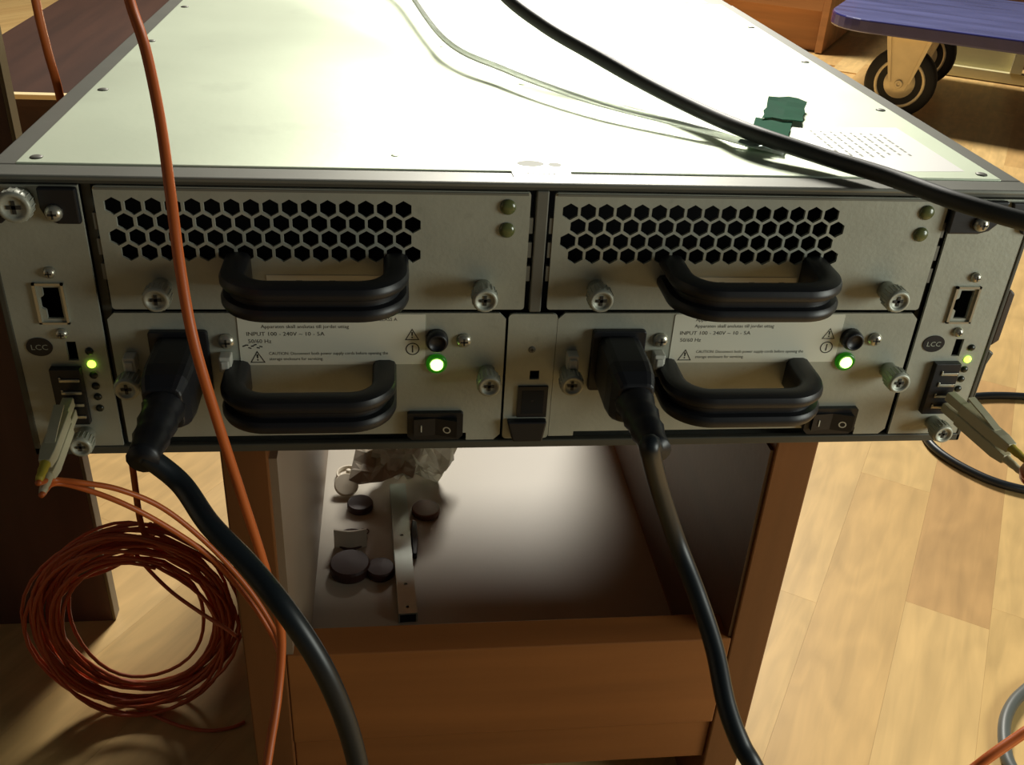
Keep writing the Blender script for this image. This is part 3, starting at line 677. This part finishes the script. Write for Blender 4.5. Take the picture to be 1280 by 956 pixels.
# coil of fibre standing on the floor at the left, hanging from its own feed
co = empty('fibre_coil', (-0.241, 0.145, 0.0), 'coiled bundle of orange fibre standing on the floor left of the cabinet', 'cable coil')
CC = Vector((0, 0.0, 0.0785)); u = Vector((1, 0, 0.02)).normalized(); v = Vector((0, 0.16, 0.98)).normalized(); nn = u.cross(v)
r = random.Random(11)
def coil(turns, R0, spread, dep, seed):
    r = random.Random(seed); pts = []; n = 36
    rr = [R0+r.uniform(-spread, spread) for _ in range(turns+1)]; dd = [r.uniform(-dep, dep) for _ in range(turns+1)]
    ox = [(r.uniform(-0.008, 0.006), r.uniform(-0.006, 0.006)) for _ in range(turns+1)]; ec = [r.uniform(-0.10, 0.10) for _ in range(turns+1)]; tl = [r.uniform(-0.012, 0.012) for _ in range(turns+1)]
    for i in range(turns*n):
        t = i/n; k = int(t); f = t-k; s = f*f*(3-2*f); a = 2*math.pi*t+1.2
        R = rr[k]*(1-s)+rr[k+1]*s; D = dd[k]*(1-s)+dd[k+1]*s
        px = ox[k][0]*(1-s)+ox[k+1][0]*s; py = ox[k][1]*(1-s)+ox[k+1][1]*s
        w = 1.0+0.035*math.sin(3*a+k)+(ec[k]*(1-s)+ec[k+1]*s)*math.cos(2*a); D += (tl[k]*(1-s)+tl[k+1]*s)*math.sin(a)
        p = CC+u*(R*0.93*math.cos(a)*w+px)+v*(R*1.02*math.sin(a)+py)+nn*(D+0.003*math.sin(2*a+k))
        p.z = max(p.z, 0.0022); pts.append(p)
    return pts
for turns, R0, sp, dp, sd in ((9, 0.0660, 0.008, 0.008, 1), (9, 0.0680, 0.006, 0.010, 2), (9, 0.0620, 0.010, 0.008, 3)):
    MB().tube(coil(turns, R0, sp, dp, sd), 0.0013, 6).build('loop_bundle', 'orange_dark', co)
bt = [CC+u*(-0.070+0.0012*k)+v*(0.004*k)+nn*(-0.014) for k in range(3)]
MB().tube(spline([CC+u*(-0.066)+v*0.030-nn*0.012, CC+u*(-0.03)+v*0.035-nn*0.018, CC+u*(0.005)+v*0.048-nn*0.016, CC+u*(0.012)+v*0.070-nn*0.010], 8), 0.0016, 8).build('tie_strand', 'orange_dark', co)
MB().tube(spline([CC+u*(-0.066)+v*0.020-nn*0.014, CC+u*(-0.02)+v*0.030-nn*0.020, CC+u*(0.012)+v*0.058-nn*0.016, CC+u*(0.016)+v*0.074-nn*0.008], 8), 0.0014, 8).build('tie_strand', 'orange_dark', co)
fp = [(-0.2325, 0.139, 0.80), (-0.2325, 0.139, 0.60), (-0.2325, 0.1395, 0.50), (-0.2325, 0.1435, 0.4675), (-0.2325, 0.150, 0.442), (-0.2325, 0.157, 0.38), (-0.2325, 0.160, 0.30), (-0.232, 0.160, 0.21), (-0.232, 0.156, 0.155), (-0.225, 0.150, 0.142)]
o = MB().tube(spline([Vector(p)-Vector(co.location) for p in fp], 8), 0.0021, 10).build('feed_strand', 'orange', co)
ls = [(-0.2489, 0.1596, 0.1369), (-0.2381, 0.1514, 0.1335), (-0.2280, 0.1427, 0.1251), (-0.2120, 0.1317, 0.1143), (-0.1917, 0.1166, 0.1095), (-0.1737, 0.1007, 0.1106), (-0.1629, 0.0875, 0.1146)]
MB().tube(spline([Vector(p)-Vector(co.location) for p in ls], 8), 0.0013, 8).build('loose_strand', 'orange_dark', co)
ls = [(-0.2573, 0.1364, 0.0040), (-0.2385, 0.1260, 0.0020), (-0.2150, 0.1142, 0.0016), (-0.1952, 0.1094, 0.0016), (-0.1798, 0.1113, 0.0016), (-0.1714, 0.1158, 0.0016)]
MB().tube(spline([Vector(p)-Vector(co.location) for p in ls], 8), 0.0013, 8).build('loose_strand', 'orange_dark', co)

# cables on the floor at the right
o = cable('black_cable', [(1.05, 0.42, 0.0048), (0.86, 0.50, 0.0048), (0.694, 0.546, 0.0048), (0.60, 0.541, 0.0048), (0.545, 0.505, 0.0048), (0.524, 0.450, 0.0048), (0.543, 0.398, 0.0048), (0.584, 0.364, 0.0048), (0.68, 0.335, 0.0048), (0.82, 0.34, 0.0048)], 0.0045, 'cord')
tag(o, 'black cable looping on the beech floor right of the enclosure', 'cable', 'black cables')
o = cable('grey_cable', [(0.5199, 0.1166, 0.0050), (0.4568, 0.1161, 0.0050), (0.4257, 0.1032, 0.0050), (0.4022, 0.0834, 0.0050), (0.3865, 0.0585, 0.0050), (0.3801, 0.0365, 0.0050), (0.3857, 0.0111, 0.0050)], 0.0046, 'grey_cable')
tag(o, 'grey cable bend on the floor in the lower right corner', 'cable')

# ------------------------------------------------------------------ wooden cabinet under the enclosure
cb = empty('wooden_cabinet', (0, 0.02, 0), 'small beech cabinet open at the front, carrying the disk enclosure', 'cabinet')
YF, YB = 0.0, 0.455
XL, XR, TH = -0.1460, 0.1600, 0.0228
MB().box(XL, XL+TH, YF, YB, 0.0, Z0-0.0005).build('side_panel', 'beech_v', cb, bevel=0.001)
MB().box(XR-TH, XR, YF, YB, 0.0, Z0-0.0005).build('side_panel', 'beech_v', cb, bevel=0.001)
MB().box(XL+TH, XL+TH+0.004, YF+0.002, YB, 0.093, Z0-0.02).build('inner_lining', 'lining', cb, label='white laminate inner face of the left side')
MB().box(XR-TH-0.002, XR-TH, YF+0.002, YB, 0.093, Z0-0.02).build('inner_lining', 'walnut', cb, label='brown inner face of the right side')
MB().box(XL+TH+0.0002, XR-TH-0.0002, YF+0.0004, YF+0.022, 0.0925, 0.1650).build('front_panel', 'beech', cb, bevel=0.0008)
MB().box(XL+TH+0.0002, XR-TH-0.0002, YF+0.003, YF+0.024, 0.0570, 0.0915).build('lower_rail', 'beech', cb, bevel=0.0008)
MB().box(XL+TH, XR-TH, YF+0.022, YB, 0.068, 0.0850).build('bottom_shelf', 'laminate_white', cb)
MB().box(XL+TH, XR-TH, 0.02, YB, Z0-0.018, Z0-0.0005).build('top_board', 'beech', cb)
# ------------------------------------------------------------------ things lying in the cabinet
S = 0.0852
ZS = S
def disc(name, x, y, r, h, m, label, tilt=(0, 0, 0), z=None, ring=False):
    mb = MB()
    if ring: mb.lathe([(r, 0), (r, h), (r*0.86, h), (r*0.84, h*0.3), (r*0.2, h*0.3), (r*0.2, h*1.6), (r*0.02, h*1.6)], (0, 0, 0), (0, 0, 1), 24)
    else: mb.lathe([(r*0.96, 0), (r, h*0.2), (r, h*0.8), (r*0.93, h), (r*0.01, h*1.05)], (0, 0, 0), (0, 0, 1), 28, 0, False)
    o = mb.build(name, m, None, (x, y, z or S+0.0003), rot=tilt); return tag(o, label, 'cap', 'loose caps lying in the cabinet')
disc('furniture_cap', -0.1010, 0.300, 0.0105, 0.004, 'cap_white', 'white round cap with raised pin beside the plastic bag', ring=True)
disc('furniture_cap', -0.1020, 0.2790, 0.0100, 0.004, 'cap_white', 'plain white cap tilted in front of the pinned cap', (0.5, 0.1, 0), z=S+0.0055)
disc('furniture_cap', -0.0900, 0.2560, 0.0105, 0.006, 'cap_dark', 'dark brown cap in front of the tilted white cap')  # dark disc laid where the white cap's shadow falls
disc('furniture_cap', -0.0370, 0.2480, 0.0115, 0.005, 'cap_brown', 'reddish brown disc cap right of the metal runner')
disc('furniture_cap', -0.0955, 0.1800, 0.0150, 0.009, 'cap_dark', 'large dark cap in front of the white label roll')  # shadow of the roll made as a dark disc
disc('furniture_cap', -0.0730, 0.1765, 0.0105, 0.007, 'cap_dark', 'small dark cap touching the metal runner on its left')  # another cast shadow made as a dark disc
lr = empty('label_roll', (-0.0960, 0.2130, S), 'white label roll with wire rim standing in the cabinet', 'roll')
mb = MB(); n = 14
arc = [(-0.0125+0.025*i/n, 0.006*math.sin(math.pi*i/n)) for i in range(n+1)]
vs = [(x, -0.005-y*0.4, 0.0) for x, y in arc]+[(x, -0.005-y*0.4, 0.017) for x, y in arc]+[(x, -0.0035-y*0.4, 0.0) for x, y in arc]+[(x, -0.0035-y*0.4, 0.017) for x, y in arc]
k = n+1
mb.add(vs, [(i, i+1, i+1+k, i+k) for i in range(n)]+[(i+2*k+1, i+2*k, i+3*k, i+3*k+1) for i in range(n)]+[(i+k, i+k+1, i+3*k+1, i+3*k) for i in range(n)]+[(i+1, i, i+2*k, i+2*k+1) for i in range(n)])
mb.build('paper_band', 'cap_white', lr)
MB().tube([(0.0118*math.cos(a*0.2618), 0.0030+0.0118*math.sin(a*0.2618), 0.0010) for a in range(25)], 0.0009, 8).build('wire_rim', 'cap_dark', lr)
MB().tube([(0.0100+0.0035*math.cos(a*0.5236), 0.012+0.0035*math.sin(a*0.5236), 0.0010) for a in range(13)], 0.0005, 6).build('wire_loop', 'cap_dark', lr)
# galvanised runner
A = Vector((-0.0596, 0.2761, 0)); B = Vector((-0.0532, 0.1245, 0))
rn = empty('drawer_runner', (B.x, B.y, S), 'galvanised steel drawer runner lying on the white shelf', 'metal runner', rz=math.atan2((A-B).y, (A-B).x)-math.pi/2)
Lr = (A-B).length
holes = [circ(0, yy, 0.0013, 10) for yy in (0.0065, 0.030, 0.085)]
cu = plate([(-0.0066, 0), (0.0066, 0), (0.0066, Lr), (-0.0066, Lr)], holes, 0, 0.0012)
cu.v = [(x, z, 0.0090-y) for x, y, z in cu.v]
cu.box(-0.0066, -0.0056, 0, Lr, 0.0003, 0.0085); cu.box(0.0056, 0.0066, 0, Lr, 0.0003, 0.0085); cu.box(-0.0056, 0.0056, 0.0004, 0.001, 0.0003, 0.0078, 1)
cu.build('channel', ['galv', 'cavity'], rn)
MB().prism_xy([(0.0075, 0.066), (0.0105, 0.066), (0.0125, 0.085), (0.0128, 0.105), (0.0095, 0.108), (0.0075, 0.095)], 0.0003, 0.006).build('release_lever', 'black', rn, bevel=0.0008)
# crumpled plastic bag, and a grey-brown sheet standing in for its shaded side
def crumple(rx, ry, rz, seed, sub=4, amp=0.35):
    bm = bmesh.new(); bmesh.ops.create_icosphere(bm, subdivisions=sub, radius=1)
    for vv in bm.verts:
        c = vv.co.copy(); q = mnoise.noise(c*2.1+Vector((seed, 0, 0))); q2 = abs(mnoise.noise(c*4.3+Vector((0, seed, 0))))
        f = 1+amp*q-0.45*q2
        vv.co = Vector((c.x*rx*f, c.y*ry*f, c.z*rz*f))
    mz = min(vv.co.z for vv in bm.verts)
    for vv in bm.verts: vv.co.z = vv.co.z-mz
    mb = MB(); bm.verts.ensure_lookup_table()
    mb.add([vv.co.copy() for vv in bm.verts], [tuple(x.index for x in f.verts) for f in bm.faces]); bm.free(); return mb
o = crumple(0.036, 0.034, 0.040, 4.2).build('plastic_bag', 'bag', None, (-0.044, 0.298, S))
tag(o, 'crumpled clear plastic bag on the shelf under the enclosure', 'bag')
mb = MB(); r = random.Random(5); n = 6; vs = []
for i in range(n+1):
    for j in range(n+1):
        s, t = i/n-0.5, j/n-0.5
        vs.append((0.052*s+0.010*t, 0.050*t-0.006*s, 0.026+0.020*(t+0.4)+0.004*r.uniform(-1, 1)+0.006*math.sin(5*s)))
m_ = n+1; N = len(vs)
fs = [(i*m_+j, (i+1)*m_+j, (i+1)*m_+j+1, i*m_+j+1) for i in range(n) for j in range(n)]
mb.add(vs+[(x, y, z-0.0006) for x, y, z in vs], fs+[tuple(N+q for q in reversed(f)) for f in fs])
o = mb.build('brown_paper', 'kraft', None, (-0.068, 0.2880, S))
tag(o, 'piece of brown paper propped against the plastic bag', 'paper')

# ------------------------------------------------------------------ left: desk end, and a made-up low platform for a shaded area
dk = empty('desk_end_panel', (-0.75, 0.237, 0), 'tall dark brown desk end panel with pale edge at the far left', 'desk panel')
MB().box(-0.45, 0.4605, -0.011, 0.001, 0.0, 0.90).build('board', 'desk', dk)
MB().box(0.4606, 0.4630, -0.0112, 0.0012, 0.0, 0.90).build('edge_band', 'desk_edge', dk, bevel=0.0005)
XP = -0.8129
YP = 1.2555
pl = empty('low_platform', (XP, YP, 0), 'low dark brown wooden platform with a pale front edge behind the desk panel', 'platform')  # added block; its dark brown stands in for shadow on the floor
MB().box(0.0, 0.55, 0.004, 1.9, 0.128, 0.150).build('top_board', 'platform', pl)
MB().box(0.0, 0.55, -0.011, 0.0038, 0.143, 0.1505).build('edge_band', 'cream', pl)  # bright lit strip put into the cream colour
MB().box(0.02, 0.04, 0.02, 1.88, 0.0, 0.128).build('side_panel', 'platform', pl); MB().box(0.51, 0.53, 0.02, 1.88, 0.0, 0.128).build('side_panel', 'platform', pl)
MB().box(0.04, 0.51, 0.03, 0.05, 0.0, 0.128).build('front_board', 'platform', pl)

# ------------------------------------------------------------------ right: cupboard corner, blue dolly, pale crate
RA = math.radians(-33.0)
def room(a, b): return (a*math.cos(RA)-b*math.sin(RA), a*math.sin(RA)+b*math.cos(RA))
cx, cy = room(-0.345, 2.722)
cp = empty('cupboard', (cx, cy, 0), 'orange brown wooden cupboard corner beyond the enclosure', 'cupboard', rz=RA)
MB().box(-0.020, 0.0, 0.0, 0.52, 0.004, 0.62).build('side_panel', 'cupboard', cp, bevel=0.001)
MB().box(-0.90, -0.88, 0.0, 0.52, 0.004, 0.62).build('side_panel', 'cupboard', cp, bevel=0.001)
MB().box(-0.88, -0.0202, 0.001, 0.020, 0.118, 0.60).build('drawer_front', 'cupboard', cp, bevel=0.001)
MB().box(-0.88, -0.0202, 0.030, 0.048, 0.004, 0.118).build('plinth', 'cupboard', cp)
MB().box(-0.88, -0.0202, 0.021, 0.52, 0.60, 0.62).build('top_board', 'cupboard', cp)

dx_, dy_ = room(-0.245, 2.045)
do = empty('platform_dolly', (dx_, dy_, 0), 'blue wooden transport dolly on large rubber tyred castors', 'dolly', rz=RA)
poly = [(0.095, 0.0), (0.85, 0.0), (0.85, 0.60), (0.06, 0.60)]
arc = []
for i in range(9):
    a = math.radians(180+90*i/8); arc.append((0.100+0.100*math.cos(a), 0.110+0.110*math.sin(a)))
arc2 = [(0.06+0.06*math.cos(math.radians(90+90*i/6)), 0.54+0.06*math.sin(math.radians(90+90*i/6))) for i in range(7)]
outline = arc+[(0.85, 0.0), (0.85, 0.60)]+arc2
n = len(outline)
mb = MB().prism_xy(outline, 0.188, 0.217)
o = mb.build('deck', ['blue', 'blue_edge'], do, bevel=0.004, seg=3)
for p in o.data.polygons:
    if abs(p.normal.z) < 0.5: p.material_index = 1
def caster(a, b, side=1):
    br = MB()
    br.box(a-0.055, a+0.055, b-0.042, b+0.042, 0.182, 0.188)
    for s in (-1, 1):
        y = b+s*0.026
        br.prism_xz([(a-0.016, 0.066), (a+0.016, 0.066), (a+0.022, 0.085), (a+0.048, 0.184), (a-0.048, 0.184), (a-0.022, 0.085)], y-0.0025, y+0.0025)
        br.prism_xz([(a-0.050, 0.184), (a-0.040, 0.184), (a-0.018, 0.082), (a-0.024, 0.082)], y-0.006, y+0.006); br.prism_xz([(a+0.040, 0.184), (a+0.050, 0.184), (a+0.024, 0.082), (a+0.018, 0.082)], y-0.006, y+0.006)
        br.lathe([(0.0095, 0), (0.0095, 0.005), (0.0085, 0.006), (0.004, 0.006), (0.003, 0.004)], (a, y+s*0.0025, 0.080), (0, s, 0), 16)
    c = br.build('castor', 'zinc', do, bevel=0.0008)
    ty = MB(); ty.lathe([(0.055, -0.019), (0.074, -0.019), (0.079, -0.013), (0.0798, 0), (0.079, 0.013), (0.074, 0.019), (0.055, 0.019)], (a, b, 0.080), (0, 1, 0), 40)
    ty.build('tyre', 'tyre', c)
    ri = MB(); ri.lathe([(0.014, -0.021), (0.034, -0.0205), (0.036, -0.015), (0.048, -0.015), (0.050, -0.0205), (0.056, -0.0205), (0.056, 0.0205), (0.050, 0.0205), (0.048, 0.015), (0.036, 0.015), (0.034, 0.0205), (0.014, 0.021)], (a, b, 0.080), (0, 1, 0), 36)
    ri.build('wheel_rim', 'zinc', c)
caster(0.188, 0.085); caster(0.196, 0.46); caster(0.72, 0.085); caster(0.72, 0.46)

gx, gy = room(-0.10, 2.69)
cr = empty('pale_crate', (gx, gy, 0), 'low pale wooden crate on the floor behind the blue dolly', 'crate', rz=RA)
MB().box(0.0, 0.75, 0.0, 0.030, 0.003, 0.030).build('bottom_rail', 'pale_wood', cr, bevel=0.001)
MB().box(0.0, 0.265, 0.020, 0.032, 0.0305, 0.20).build('panel', 'pale_wood', cr)
MB().box(0.2655, 0.295, -0.002, 0.030, 0.0305, 0.22).build('post', 'pale_wood', cr, bevel=0.001); MB().box(0.70, 0.73, -0.002, 0.030, 0.0305, 0.22).build('post', 'pale_wood', cr, bevel=0.001)
MB().box(0.0, 0.75, 0.25, 0.268, 0.003, 0.20).build('back_board', 'desk', cr)
